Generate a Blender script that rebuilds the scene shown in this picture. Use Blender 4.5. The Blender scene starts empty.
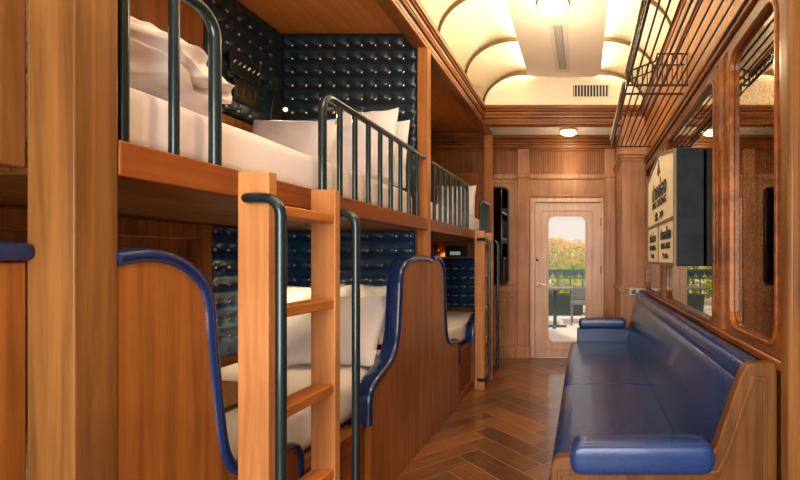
import bpy, bmesh, math, random
from mathutils import Vector, Matrix, noise
random.seed(7)
sc = bpy.context.scene
COL = sc.collection
PI = math.pi
E = 1.25            # eye height; the floor is z = 0, corridor runs along +Y
F = 470.0

# ------------------------------------------------------------------ materials
def mat_new(name):
    m = bpy.data.materials.new(name); m.use_nodes = True
    nt = m.node_tree
    return m, nt, nt.nodes['Principled BSDF']

def ramp(nt, a, b, p0=0.3, p1=0.7):
    r = nt.nodes.new('ShaderNodeValToRGB')
    r.color_ramp.elements[0].position = p0; r.color_ramp.elements[1].position = p1
    r.color_ramp.elements[0].color = (*a, 1); r.color_ramp.elements[1].color = (*b, 1)
    return r

def wood(name, dark, light, axis='Z', rough=0.42, scale=1.0, coat=0.04, sat=True):
    if sat:
        dark, light = [(min(1, c[0] * 1.08), c[1] * 1.02, c[2] * 0.80) for c in (dark, light)]
    m, nt, p = mat_new(name)
    tc = nt.nodes.new('ShaderNodeTexCoord'); mp = nt.nodes.new('ShaderNodeMapping')
    s = {'X': (1.2, 26, 26), 'Y': (26, 1.2, 26), 'Z': (26, 26, 1.2)}[axis]
    mp.inputs['Scale'].default_value = tuple(v * scale for v in s)
    nt.links.new(tc.outputs['Object'], mp.inputs['Vector'])
    n1 = nt.nodes.new('ShaderNodeTexNoise'); n1.inputs['Scale'].default_value = 1.0
    n1.inputs['Detail'].default_value = 6; n1.inputs['Roughness'].default_value = 0.65
    n1.inputs['Distortion'].default_value = 0.6
    nt.links.new(mp.outputs['Vector'], n1.inputs['Vector'])
    n2 = nt.nodes.new('ShaderNodeTexNoise'); n2.inputs['Scale'].default_value = 2.2; n2.inputs['Detail'].default_value = 3
    nt.links.new(tc.outputs['Object'], n2.inputs['Vector'])
    mx = nt.nodes.new('ShaderNodeMix'); mx.data_type = 'FLOAT'; mx.inputs[0].default_value = 0.35
    nt.links.new(n1.outputs['Fac'], mx.inputs[2]); nt.links.new(n2.outputs['Fac'], mx.inputs[3])
    r = ramp(nt, dark, light, 0.39, 0.61)
    nt.links.new(mx.outputs[0], r.inputs['Fac'])
    nt.links.new(r.outputs['Color'], p.inputs['Base Color'])
    p.inputs['Roughness'].default_value = rough; p.inputs['Specular IOR Level'].default_value = 0.28
    p.inputs['Coat Weight'].default_value = coat; p.inputs['Coat Roughness'].default_value = 0.2
    b = nt.nodes.new('ShaderNodeBump'); b.inputs['Strength'].default_value = 0.08; b.inputs['Distance'].default_value = 0.004
    nt.links.new(n1.outputs['Fac'], b.inputs['Height']); nt.links.new(b.outputs['Normal'], p.inputs['Normal'])
    return m

def plain(name, col, rough=0.5, metal=0.0, noise_amt=0.0, bump=0.0, bscale=60, coat=0.0, spec=0.5):
    m, nt, p = mat_new(name)
    p.inputs['Roughness'].default_value = rough; p.inputs['Metallic'].default_value = metal
    p.inputs['Coat Weight'].default_value = coat; p.inputs['Specular IOR Level'].default_value = spec
    tc = nt.nodes.new('ShaderNodeTexCoord')
    n = nt.nodes.new('ShaderNodeTexNoise'); n.inputs['Scale'].default_value = bscale; n.inputs['Detail'].default_value = 4
    nt.links.new(tc.outputs['Object'], n.inputs['Vector'])
    k = noise_amt
    r = ramp(nt, tuple(c * (1 - k) for c in col), tuple(min(1, c * (1 + k)) for c in col))
    nt.links.new(n.outputs['Fac'], r.inputs['Fac']); nt.links.new(r.outputs['Color'], p.inputs['Base Color'])
    if bump:
        b = nt.nodes.new('ShaderNodeBump'); b.inputs['Strength'].default_value = bump; b.inputs['Distance'].default_value = 0.003
        nt.links.new(n.outputs['Fac'], b.inputs['Height']); nt.links.new(b.outputs['Normal'], p.inputs['Normal'])
    return m

def emit(name, col, strength):
    m, nt, p = mat_new(name)
    p.inputs['Base Color'].default_value = (*col, 1)
    p.inputs['Emission Color'].default_value = (*col, 1); p.inputs['Emission Strength'].default_value = strength
    return m

WD, WL = (0.125, 0.036, 0.0075), (0.290, 0.102, 0.022)
M = {}
M['wood_z'] = wood('warm_wood_upright', WD, WL, 'Z')
M['wood_y'] = wood('warm_wood_lengthwise', WD, WL, 'Y')
M['wood_x'] = wood('warm_wood_crosswise', WD, WL, 'X')
M['wood_beam'] = wood('red_wood_beam', (0.13, 0.030, 0.006), (0.25, 0.070, 0.014), 'Y')
M['wood_panel'] = wood('berth_panel_wood', (0.165, 0.056, 0.011), (0.315, 0.115, 0.025), 'Z')
M['wood_light'] = wood('ladder_wood', (0.38, 0.145, 0.042), (0.56, 0.245, 0.085), 'Z', sat=False)
M['wood_mid'] = wood('post_wood', (0.24, 0.085, 0.02), (0.38, 0.150, 0.042), 'Z')
M['wood_step'] = wood('ladder_step_wood', (0.36, 0.125, 0.028), (0.54, 0.205, 0.055), 'Y')
M['wood_pillar'] = wood('pillar_wood', (0.105, 0.043, 0.012), (0.22, 0.098, 0.030), 'Z')
M['wood_pale'] = wood('end_wall_wood', (0.29, 0.120, 0.048), (0.46, 0.220, 0.108), 'Z', sat=False)  # paler, pinker tone puts the daylight near the door into the colour
M['wood_door'] = wood('door_wood', (0.54, 0.335, 0.235), (0.70, 0.48, 0.37), 'Z', sat=False)  # pale door wood, paled further in colour for the whiter daylight
M['wood_dark'] = wood('dark_deck_wood', (0.15, 0.064, 0.018), (0.34, 0.155, 0.045), 'Y')
M['wood_sofa'] = wood('sofa_wood', (0.075, 0.028, 0.007), (0.150, 0.062, 0.018), 'Z')
M['wood_sofa_x'] = wood('sofa_wood_crosswise', (0.075, 0.028, 0.007), (0.150, 0.062, 0.018), 'X')
M['trim'] = wood('polished_cornice_wood', (0.11, 0.030, 0.006), (0.29, 0.098, 0.021), 'Y', rough=0.3, coat=0.15)
M['trim_x'] = wood('polished_cornice_wood_crosswise', (0.11, 0.030, 0.006), (0.29, 0.098, 0.021), 'X', rough=0.3, coat=0.15)
M['leather'] = plain('blue_leather', (0.010, 0.037, 0.145), 0.27, 0, 0.12, 0.16, 110, coat=0.12, spec=0.4)
M['edge_leather'] = plain('blue_edging_leather', (0.006, 0.021, 0.085), 0.2, 0, 0.1, 0.06, 90, coat=0.3, spec=0.4)
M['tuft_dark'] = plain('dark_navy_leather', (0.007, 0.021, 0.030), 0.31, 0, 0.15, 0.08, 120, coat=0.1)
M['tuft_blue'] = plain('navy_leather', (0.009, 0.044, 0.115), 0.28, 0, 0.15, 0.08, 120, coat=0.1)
M['green'] = plain('dark_green_leather', (0.02, 0.07, 0.055), 0.4, 0, 0.15, 0.1, 100)
M['button'] = plain('polished_stud', (0.40, 0.37, 0.34), 0.22, 0.9)
M['sheet'] = plain('white_cotton', (0.78, 0.735, 0.755), 0.85, 0, 0.015, 0.10, 25, spec=0.2)
M['pillow'] = plain('white_pillow_cotton', (0.80, 0.77, 0.82), 0.85, 0, 0.015, 0.15, 14, spec=0.2)
M['tan'] = plain('tan_blanket', (0.36, 0.19, 0.09), 0.9, 0, 0.08, 0.2, 120, spec=0.2)
M['steel'] = plain('dark_green_steel', (0.020, 0.040, 0.043), 0.27, 0.55, 0.05, 0, 30, coat=0.3)
M['rack'] = plain('dark_bronze_rod', (0.035, 0.018, 0.010), 0.5, 0.2)
M['gold'] = plain('antique_gold_rail', (0.36, 0.22, 0.09), 0.35, 0.8)
M['brass'] = plain('brass', (0.75, 0.52, 0.22), 0.25, 1.0)
M['cream'] = plain('cream_paint', (0.90, 0.78, 0.58), 0.6, 0, 0.01)
M['panelcream'] = plain('blush_cream_paint', (0.93, 0.80, 0.66), 0.6, 0, 0.01)
M['white'] = plain('off_white_paint', (0.72, 0.66, 0.58), 0.6, 0, 0.01)
M['rib'] = plain('gilt_rib_paint', (0.10, 0.052, 0.010), 0.55, 0.1)
M['black'] = plain('black_plastic', (0.012, 0.012, 0.012), 0.35)
M['bronze'] = plain('dark_bronze_plate', (0.11, 0.075, 0.035), 0.35, 0.8)
M['grey'] = plain('grey_metal', (0.30, 0.31, 0.28), 0.4, 0.4)
M['signcase'] = plain('black_stained_case', (0.010, 0.016, 0.019), 0.5, 0, 0.4, 0.1, 12, spec=0.15)
M['ventgrey'] = plain('pale_grey_grille', (0.42, 0.39, 0.35), 0.6)
M['signface'] = plain('cream_sign_board', (0.90, 0.76, 0.50), 0.5, 0, 0.03, 0, 8)
M['signframe'] = plain('olive_sign_frame', (0.14, 0.095, 0.04), 0.45)
M['ink'] = plain('black_sign_paint', (0.02, 0.017, 0.014), 0.6)
M['glow'] = emit('lit_lamp_glass', (1.0, 0.86, 0.55), 9.0)
M['bulb'] = emit('lit_reading_bulb', (1.0, 0.80, 0.42), 30.0)
M['bulb_dim'] = emit('dim_orange_bulb', (1.0, 0.25, 0.06), 2.0)
M['screen'] = emit('dim_green_screen', (0.25, 0.42, 0.33), 0.35)
M['terrace'] = plain('pale_terrace', (0.70, 0.62, 0.55), 0.8, 0, 0.06, 0, 3)
M['outgreen'] = plain('dark_green_iron', (0.012, 0.06, 0.05), 0.5)
M['outgrey'] = plain('weathered_grey', (0.13, 0.14, 0.135), 0.6, 0, 0.1)
M['planter'] = plain('dark_planter', (0.018, 0.035, 0.030), 0.7, 0, 0.2)
M['foundation'] = plain('dark_underfloor', (0.46, 0.27, 0.14), 0.6)

def mirror_mat(name, tint):
    m, nt, p = mat_new(name)
    tc = nt.nodes.new('ShaderNodeTexCoord')
    n = nt.nodes.new('ShaderNodeTexNoise'); n.inputs['Scale'].default_value = 130; n.inputs['Detail'].default_value = 5
    n.inputs['Roughness'].default_value = 0.75
    nt.links.new(tc.outputs['Object'], n.inputs['Vector'])
    r = ramp(nt, tuple(c * 0.25 for c in tint), tint, 0.38, 0.60)
    nt.links.new(n.outputs['Fac'], r.inputs['Fac']); nt.links.new(r.outputs['Color'], p.inputs['Base Color'])
    r2 = ramp(nt, (0.16, 0.16, 0.16), (0.01, 0.01, 0.01), 0.30, 0.46)
    nt.links.new(n.outputs['Fac'], r2.inputs['Fac']); nt.links.new(r2.outputs['Color'], p.inputs['Roughness'])
    p.inputs['Metallic'].default_value = 1.0
    return m
M['mirror'] = mirror_mat('antique_mirror', (0.80, 0.70, 0.56))
M['mirror_dark'] = mirror_mat('smoked_antique_mirror', (0.17, 0.155, 0.13))

def glass_mat():
    m, nt, p = mat_new('door_glass')
    out = nt.nodes['Material Output']
    tr = nt.nodes.new('ShaderNodeBsdfTransparent'); tr.inputs['Color'].default_value = (0.97, 0.95, 0.93, 1)
    gl = nt.nodes.new('ShaderNodeBsdfGlossy'); gl.inputs['Roughness'].default_value = 0.02
    mx = nt.nodes.new('ShaderNodeMixShader'); mx.inputs[0].default_value = 0.004
    nt.links.new(tr.outputs[0], mx.inputs[1]); nt.links.new(gl.outputs[0], mx.inputs[2])
    nt.links.new(mx.outputs[0], out.inputs['Surface'])
    return m
M['glass'] = glass_mat()

def floor_mat():
    m, nt, p = mat_new('herringbone_parquet')
    uv = nt.nodes.new('ShaderNodeUVMap'); uv.uv_map = 'UVMap'
    mp = nt.nodes.new('ShaderNodeMapping'); mp.inputs['Scale'].default_value = (3, 70, 1)
    nt.links.new(uv.outputs['UV'], mp.inputs['Vector'])
    n = nt.nodes.new('ShaderNodeTexNoise'); n.inputs['Scale'].default_value = 1.0; n.inputs['Detail'].default_value = 7
    n.inputs['Roughness'].default_value = 0.7
    nt.links.new(mp.outputs['Vector'], n.inputs['Vector'])
    r = ramp(nt, (0.070, 0.024, 0.007), (0.34, 0.135, 0.045), 0.3, 0.72)
    nt.links.new(n.outputs['Fac'], r.inputs['Fac'])
    at = nt.nodes.new('ShaderNodeAttribute'); at.attribute_name = 'plank'
    mul = nt.nodes.new('ShaderNodeMix'); mul.data_type = 'RGBA'; mul.blend_type = 'MULTIPLY'; mul.inputs[0].default_value = 1.0
    nt.links.new(r.outputs['Color'], mul.inputs[6]); nt.links.new(at.outputs['Color'], mul.inputs[7])
    nt.links.new(mul.outputs[2], p.inputs['Base Color'])
    p.inputs['Roughness'].default_value = 0.30; p.inputs['Coat Weight'].default_value = 0.6; p.inputs['Coat Roughness'].default_value = 0.12
    b = nt.nodes.new('ShaderNodeBump'); b.inputs['Strength'].default_value = 0.12; b.inputs['Distance'].default_value = 0.003
    nt.links.new(n.outputs['Fac'], b.inputs['Height']); nt.links.new(b.outputs['Normal'], p.inputs['Normal'])
    return m
M['floor'] = floor_mat()

def leaf_mat(name, a, b):
    m, nt, p = mat_new(name)
    g = nt.nodes.new('ShaderNodeNewGeometry')
    r = ramp(nt, a, b, 0.0, 1.0)
    nt.links.new(g.outputs['Random Per Island'], r.inputs['Fac']); nt.links.new(r.outputs['Color'], p.inputs['Base Color'])
    p.inputs['Roughness'].default_value = 0.6
    return m
M['leaf_green'] = leaf_mat('yellow_green_leaves', (0.16, 0.30, 0.02), (0.75, 0.70, 0.08))
M['leaf_orange'] = leaf_mat('orange_leaves', (0.60, 0.32, 0.10), (0.80, 0.60, 0.25))
M['bark'] = plain('bark', (0.10, 0.06, 0.035), 0.9)

# ------------------------------------------------------------------ mesh helper
class B:
    def __init__(s): s.bm = bmesh.new()
    def box(s, x0, x1, y0, y1, z0, z1):
        v = [s.bm.verts.new((x, y, z)) for x in (x0, x1) for y in (y0, y1) for z in (z0, z1)]
        for f in ((0,1,3,2),(4,6,7,5),(0,4,5,1),(2,3,7,6),(0,2,6,4),(1,5,7,3)):
            s.bm.faces.new([v[i] for i in f])
        return s
    def tube(s, pts, r, n=10, caps=True, up=None):
        pts = [Vector(p) for p in pts]; rings = []
        for i, p in enumerate(pts):
            if i == 0: t = pts[1] - p
            elif i == len(pts) - 1: t = p - pts[i - 1]
            else: t = (pts[i + 1] - p).normalized() + (p - pts[i - 1]).normalized()
            t.normalize()
            if i == 0:
                ref = Vector((0, 0, 1)) if abs(t.z) < 0.9 else Vector((1, 0, 0))
                a = t.cross(ref).normalized()
            else:
                a = (a - t * a.dot(t)).normalized()
            b = t.cross(a)
            rr = r[i] if isinstance(r, (list, tuple)) else r
            rings.append([s.bm.verts.new(p + (a * math.cos(k * 2 * PI / n) + b * math.sin(k * 2 * PI / n)) * rr) for k in range(n)])
        for A, C in zip(rings, rings[1:]):
            for k in range(n): s.bm.faces.new((A[k], A[(k + 1) % n], C[(k + 1) % n], C[k]))
        if caps:
            s.bm.faces.new(rings[0]); s.bm.faces.new(rings[-1][::-1])
        return s
    def prism(s, poly, axis, a, b):
        """poly: 2D points; axis 'X': (y,z), 'Y': (x,z), 'Z': (x,y); extruded from a to b"""
        def P(p, t):
            return {'X': (t, p[0], p[1]), 'Y': (p[0], t, p[1]), 'Z': (p[0], p[1], t)}[axis]
        v0 = [s.bm.verts.new(P(p, a)) for p in poly]; v1 = [s.bm.verts.new(P(p, b)) for p in poly]
        s.bm.faces.new(v0); s.bm.faces.new(v1[::-1])
        for i in range(len(poly)):
            j = (i + 1) % len(poly); s.bm.faces.new((v0[i], v0[j], v1[j], v1[i]))
        return s
    def ring(s, outer, inner, axis, a, b):
        """two closed 2D loops with the same number of points, bridged and given depth a..b"""
        def P(p, t):
            return {'X': (t, p[0], p[1]), 'Y': (p[0], t, p[1]), 'Z': (p[0], p[1], t)}[axis]
        L = [[s.bm.verts.new(P(p, t)) for p in lp] for lp in (outer, inner) for t in (a, b)]
        o0, o1, i0, i1 = L; n = len(outer)
        for k in range(n):
            j = (k + 1) % n
            for q in ((o0, i0), (i0, i1), (i1, o1), (o1, o0)):
                s.bm.faces.new((q[0][k], q[0][j], q[1][j], q[1][k]))
        return s
    def lathe(s, prof, c, n=24, axis='Z'):
        rings = []
        for r, h in prof:
            ring = []
            for k in range(n):
                a = 2 * PI * k / n; u, w = r * math.cos(a), r * math.sin(a)
                d = {'Z': (u, w, h), 'Y': (u, h, w), 'X': (h, u, w)}[axis]
                ring.append(s.bm.verts.new(Vector(c) + Vector(d)))
            rings.append(ring)
        for A, C in zip(rings, rings[1:]):
            for k in range(n): s.bm.faces.new((A[k], A[(k + 1) % n], C[(k + 1) % n], C[k]))
        s.bm.faces.new(rings[0]); s.bm.faces.new(rings[-1][::-1])
        return s
    def sweep(s, path, prof, place):
        """path of frames, prof of 2D points; place(i, p) -> 3D"""
        rings = [[s.bm.verts.new(place(i, p)) for p in prof] for i in range(len(path))]
        n = len(prof)
        for A, C in zip(rings, rings[1:]):
            for k in range(n): s.bm.faces.new((A[k], A[(k + 1) % n], C[(k + 1) % n], C[k]))
        s.bm.faces.new(rings[0]); s.bm.faces.new(rings[-1][::-1])
        return s

def rrect(x0, x1, z0, z1, r, n=6):
    pts = []
    for cx, cz, a0 in ((x1 - r, z1 - r, 0), (x0 + r, z1 - r, 90), (x0 + r, z0 + r, 180), (x1 - r, z0 + r, 270)):
        for k in range(n + 1):
            a = math.radians(a0 + 90 * k / n)
            pts.append((cx + r * math.cos(a), cz + r * math.sin(a)))
    return pts

def wpos(o):
    p = Vector((0, 0, 0))
    while o is not None:
        p += o.location; o = o.parent
    return p

def obj(name, b, mat, parent=None, bevel=0.0, seg=2, smooth=40, label=None):
    bmesh.ops.recalc_face_normals(b.bm, faces=b.bm.faces)
    me = bpy.data.meshes.new(name); b.bm.to_mesh(me); b.bm.free()
    me.materials.append(M[mat] if isinstance(mat, str) else mat)
    me.shade_smooth(); me.set_sharp_from_angle(angle=math.radians(smooth))
    o = bpy.data.objects.new(name, me); COL.objects.link(o)
    if parent is not None:
        o.parent = parent; o.location = -wpos(parent)
    if bevel:
        md = o.modifiers.new('bevel', 'BEVEL'); md.width = bevel; md.segments = seg; md.limit_method = 'ANGLE'; md.angle_limit = math.radians(35)
    if label: o['label'] = label
    return o

def recentre(o):
    """move a top-level mesh's origin to its base without moving it"""
    vs = [v.co for v in o.data.vertices]
    c = Vector(((min(v.x for v in vs) + max(v.x for v in vs)) / 2, (min(v.y for v in vs) + max(v.y for v in vs)) / 2, min(v.z for v in vs)))
    o.data.transform(Matrix.Translation(-c)); o.location = c
    return o

def tag(o, label, cat, group=None, kind=None):
    o['label'] = label; o['category'] = cat
    if group: o['group'] = group
    if kind: o['kind'] = kind
    return o

def thing(name, loc, label, cat, group=None):
    o = bpy.data.objects.new(name, None); COL.objects.link(o); o.location = loc
    o.empty_display_size = 0.05
    return tag(o, label, cat, group)

def struct(name, b, mat, label=None, cat=None, parent=None, bevel=0.0, smooth=40):
    o = obj(name, b, mat, parent, bevel, smooth=smooth)
    if parent is None:
        o['kind'] = 'structure'; o['label'] = label; o['category'] = cat or 'wall'
    return o

def copy_part(src, parent, delta):
    c = src.copy(); COL.objects.link(c); c.parent = parent
    c.location = src.location + Vector(delta)
    return c

# ------------------------------------------------------------------ room shell
Y0, Y1 = -1.30, 5.875
XL, XR = -2.10, 0.67
ZT = 3.40

def build_floor():
    L, W = 0.63, 0.148
    bm = bmesh.new(); uvl = bm.loops.layers.uv.new('UVMap'); cl = bm.loops.layers.float_color.new('plank')
    c45 = math.sqrt(0.5); g = 0.0026
    x_seam = -0.687
    def rot(p):  # (1,1) -> +Y
        return ((p[0] - p[1]) * c45, (p[0] + p[1]) * c45)
    offx = x_seam - rot((L, 0))[0]
    for j in range(-5, 6):
        for i in range(-48, 64):
            for kind in (0, 1):
                ox, oy = i * W - j * L, i * W + j * L
                if kind == 0: q = (ox, ox + L, oy, oy + W)
                else: q = (ox + L, ox + L + W, oy + W - L, oy + W)
                q = (q[0] + g, q[1] - g, q[2] + g, q[3] - g)
                pts = [rot(p) for p in ((q[0], q[2]), (q[1], q[2]), (q[1], q[3]), (q[0], q[3]))]
                pts = [(x + offx, y + 2.0) for x, y in pts]
                cx = sum(p[0] for p in pts) / 4; cy = sum(p[1] for p in pts) / 4
                if not (-1.7 < cx < 1.0 and Y0 - 0.4 < cy < Y1 + 0.4): continue
                vs = [bm.verts.new((x, y, 0.0)) for x, y in pts]
                f = bm.faces.new(vs)
                k = random.uniform(0.48, 1.35); w = random.uniform(-0.07, 0.07); ou, ov = random.uniform(0, 50), random.uniform(0, 50)
                uv = ((0, 0), (L, 0), (L, W), (0, W)) if kind == 0 else ((0, 0), (0, W), (L, W), (L, 0))
                for lp, t in zip(f.loops, uv):
                    lp[uvl].uv = (t[0] + ou, t[1] + ov); lp[cl] = (k * (1 + w), k, k * (1 - w), 1)
    for co, no in (((-1.30, 0, 0), (-1, 0, 0)), ((XR, 0, 0), (1, 0, 0)), ((0, Y0, 0), (0, -1, 0)), ((0, Y1, 0), (0, 1, 0))):
        geom = bm.verts[:] + bm.edges[:] + bm.faces[:]
        bmesh.ops.bisect_plane(bm, geom=geom, plane_co=co, plane_no=no, clear_outer=True)
    me = bpy.data.meshes.new('floor'); bm.to_mesh(me); bm.free()
    me.materials.append(M['floor'])
    o = bpy.data.objects.new('floor', me); COL.objects.link(o)
    for p in me.polygons:
        if p.normal.z < 0: p.flip()
    o['kind'] = 'structure'; o['label'] = 'brown herringbone parquet floor of the carriage corridor'; o['category'] = 'floor'
build_floor()
struct('floor_base', B().box(XL - 0.1, XR + 0.1, Y0, Y1 + 0.02, -0.10, -0.0012), 'foundation', 'dark base beneath the parquet and the bunks', 'floor')

# side walls
struct('wall_left', B().box(XL - 0.06, XL, Y0, Y1, 0, ZT), 'wood_z', 'dark wooden long wall at the back of the bunks')
struct('wall_right', B().box(XR, XR + 0.06, Y0, Y1, 0, ZT), 'wood_y', 'wooden corridor wall behind the blue sofa with the mirrors')
# end wall round the door opening
DX0, DX1, DZ = -0.655, 0.255, 2.0
struct('wall_end', B().box(XL, DX0, Y1, Y1 + 0.06, 0, ZT).box(DX1, XR, Y1, Y1 + 0.06, 0, ZT).box(DX0, DX1, Y1, Y1 + 0.06, DZ, ZT),
       'wood_pale', 'panelled wooden end wall around the glazed door')
# unseen rear wall behind the viewer, its broad opening added to let light in
struct('wall_rear', B().box(XL, -1.15, Y0 - 0.06, Y0, 0, ZT).box(0.60, XR, Y0 - 0.06, Y0, 0, ZT).box(-1.15, 0.60, Y0 - 0.06, Y0, 2.35, ZT), 'wood_z',
       'wooden wall behind the viewer with a wide opening added for light')

# vault
def zA(z): return z + E
XC = -0.205
def vault_profile(top, base, ax, bz, xl, xr, n=10):
    pts = []
    for k in range(n + 1):
        a = PI - (PI / 2) * k / n
        pts.append((xl + ax + ax * math.cos(a), base + bz * math.sin(a)))
    for k in range(n + 1):
        a = PI / 2 - (PI / 2) * k / n
        pts.append((xr - ax + ax * math.cos(a), base + bz * math.sin(a)))
    return pts
vp = vault_profile(0, zA(1.64), 0.47, 0.38, -1.09, 0.68)
YV = 5.11
b = B(); n = len(vp)
v0 = [b.bm.verts.new((x, Y0, z)) for x, z in vp]; v1 = [b.bm.verts.new((x, YV, z)) for x, z in vp]
for i in range(n - 1): b.bm.faces.new((v0[i], v0[i + 1], v1[i + 1], v1[i]))
o = struct('ceiling', b, 'cream', 'cream vaulted ceiling above the corridor', 'ceiling')
md = o.modifiers.new('solid', 'SOLIDIFY'); md.thickness = 0.03; md.offset = 1.0
# cream end lunette of the vault
struct('wall_lunette', B().box(-1.10, 0.69, YV, YV + 0.03, zA(1.62), zA(2.10)), 'cream', 'cream lunette at the far end of the vault above the wooden beam')
# arched ribs
for i, yd in enumerate((5.09, 4.31, 3.51, 2.71, 1.91, 1.11, 0.31)):
    inn = vault_profile(0, zA(1.65), 0.455, 0.340, -1.073, 0.663, 12)
    out = vault_profile(0, zA(1.65), 0.472, 0.378, -1.092, 0.682, 12)
    b = B()
    r = [[b.bm.verts.new((x, y, z)) for x, z in lp] for lp in (inn, out) for y in (yd - 0.011, yd + 0.011)]
    for k in range(len(inn) - 1):
        b.bm.faces.new((r[0][k], r[0][k + 1], r[1][k + 1], r[1][k])); b.bm.faces.new((r[0][k], r[2][k], r[2][k + 1], r[0][k + 1]))
        b.bm.faces.new((r[1][k], r[1][k + 1], r[3][k + 1], r[3][k])); b.bm.faces.new((r[2][k], r[3][k], r[3][k + 1], r[2][k + 1]))
    struct('trim_%d' % (i + 1), b, 'rib', 'thin gilt arched rib across the cream vault', 'trim')
# hanging central panel with round far corners
pan = [(-0.59, Y0), (0.19, Y0)]
for k in range(9):
    a = (PI / 2) * k / 8; pan.append((0.19 - 0.16 + 0.16 * math.cos(a), 5.07 - 0.10 + 0.10 * math.sin(a)))
for k in range(9):
    a = PI / 2 + (PI / 2) * k / 8; pan.append((-0.59 + 0.16 + 0.16 * math.cos(a), 5.07 - 0.10 + 0.10 * math.sin(a)))
struct('ceiling_panel', B().prism(pan, 'Z', zA(1.955), zA(1.968)), 'panelcream', 'flat blush panel hung along the middle of the vault', 'ceiling')
# low ceiling by the door
struct('ceiling_corridor', B().box(-1.10, XR, 5.14, Y1, zA(1.51), zA(1.56)), 'white', 'low white ceiling in front of the door wall', 'ceiling')
# bunk ceiling
struct('ceiling_bunk', B().box(XL, -1.13, Y0, Y1, zA(1.56), zA(1.62)), 'wood_step', 'brown wooden ceiling above the upper bunks', 'ceiling')  # lighter step wood stands in for reading-lamp light on this ceiling
struct('roof', B().box(XL - 0.1, XR + 0.1, Y0, Y1 + 0.06, ZT, ZT + 0.05), 'wood_y', 'roof above the carriage', 'ceiling')

# cornice profile: (offset from wall plane, z)
CP = [(0, 1.45), (0.022, 1.45), (0.028, 1.456), (0.028, 1.474), (0.016, 1.476), (0.016, 1.484), (0.024, 1.486), (0.024, 1.512), (0.010, 1.515),
      (0.010, 1.523), (0.030, 1.526), (0.036, 1.536), (0.036, 1.546), (0.022, 1.549), (0.022, 1.557), (0.034, 1.560), (0.034, 1.584), (0.018, 1.588),
      (0.018, 1.597), (0.040, 1.602), (0.044, 1.612), (0.032, 1.616), (0.032, 1.624), (0.048, 1.628), (0.050, 1.645), (0.050, 1.66), (0, 1.66)]
b = B().prism([(-1.105 + dx, zA(z)) for dx, z in CP], 'Y', Y0, YV + 0.0)
b.box(-1.17, -1.105, Y0, Y1, zA(1.45), zA(1.66))
struct('trim_8', b, 'trim', 'long stepped wooden cornice above the bunks', 'trim')
struct('trim_9', B().prism([(XR - dx * 0.9, zA(z)) for dx, z in CP], 'Y', Y0, YV), 'trim', 'long stepped wooden cornice above the luggage racks', 'trim')
b = B().prism([(YV + 0.03 - dx, zA(z)) for dx, z in CP], 'X', -1.09, XR)
b.box(-1.09, XR, YV + 0.03, YV + 0.10, zA(1.45), zA(1.66))
struct('trim_10', b, 'trim_x', 'stepped wooden cross beam at the far end of the vault', 'trim')

# right wall horizontal mouldings
b = B()
b.box(XR - 0.022, XR, Y0, 4.93, zA(0.985), zA(1.012)).box(XR - 0.034, XR, Y0, 4.93, zA(1.012), zA(1.045)).box(XR - 0.012, XR, Y0, 4.93, zA(1.045), zA(1.075))
b.box(XR - 0.02, XR, Y0, 4.93, zA(0.925), zA(0.955))
struct('trim_11', b, 'trim', 'dark wooden moulding under the luggage racks above the mirrors', 'trim', bevel=0.006)
# beadboard between moulding and cornice
def bead(name, x0, x1, z0, z1, y, axis, mat, label, step=0.026):
    b = B(); n = int((x1 - x0) / step)
    for k in range(n):
        a = x0 + (x1 - x0) * k / n; c = x0 + (x1 - x0) * (k + 1) / n; g = 0.003
        if axis == 'Y': b.box(a + g, c - g, y - 0.006, y, z0, z1)
        else: b.box(y - 0.006, y, a + g, c - g, z0, z1)
    return struct(name, b, mat, label, 'trim')
bead('trim_12', Y0 + 0.05, 4.93, zA(1.075), zA(1.45), XR, 'X', 'wood_mid', 'beadboard strip behind the luggage racks', 0.04)  # lighter wood here carries the cove light in its colour
# sill under the mirrors
struct('trim_13', B().box(XR - 0.035, XR, 1.5, 4.93, zA(-0.37), zA(-0.335)), 'trim', 'wooden sill rail under the mirrors behind the sofa', 'trim', bevel=0.008)

# near pillar right
b = B().box(0.627, XR, 1.43, 1.50, 0, zA(1.45))
struct('trim_14', b, 'wood_pillar', 'tall wooden pilaster at the near end of the sofa', 'trim', bevel=0.012)
# near pillar left and bay beside it
struct('trim_15', B().box(-1.166, -1.066, 0.985, 1.078, 0, zA(1.45)), 'wood_pillar', 'broad square wooden pillar in the left foreground', 'trim', bevel=0.003)

# end wall dressing (scale 80 px per metre on the photo's end wall)
yw = Y1
b = B()
for x0, x1 in ((-0.815, -0.668), (0.268, 0.40)):
    b.box(x0, x1, yw - 0.035, yw, 0.0, zA(1.36))
    b.box(x0 - 0.012, x1 + 0.012, yw - 0.05, yw, 0.0, 0.16)
    b.box(x0 - 0.010, x1 + 0.010, yw - 0.045, yw, zA(1.00), zA(1.04))
struct('trim_16', b, 'wood_pale', 'wooden pilasters framing the glazed door', 'trim', bevel=0.006)
b = B()
for z0, z1, dx in ((1.335, 1.365, 0.03), (1.365, 1.405, 0.045), (1.405, 1.435, 0.06), (1.435, 1.47, 0.085), (1.47, 1.51, 0.11)):
    b.box(XL, 0.62, yw - dx, yw, zA(z0), zA(z1))
struct('trim_17', b, 'trim_x', 'stepped wooden cornice along the top of the end wall', 'trim', bevel=0.006)
bead('trim_18', -0.66, 0.262, zA(1.045), zA(1.335), yw - 0.004, 'Y', 'wood_z', 'beadboard band above the glazed door', 0.022)
bead('trim_19', -2.0, -0.82, zA(1.045), zA(1.335), yw - 0.004, 'Y', 'wood_z', 'beadboard band on the end wall beside the door pilaster', 0.022)
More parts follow.
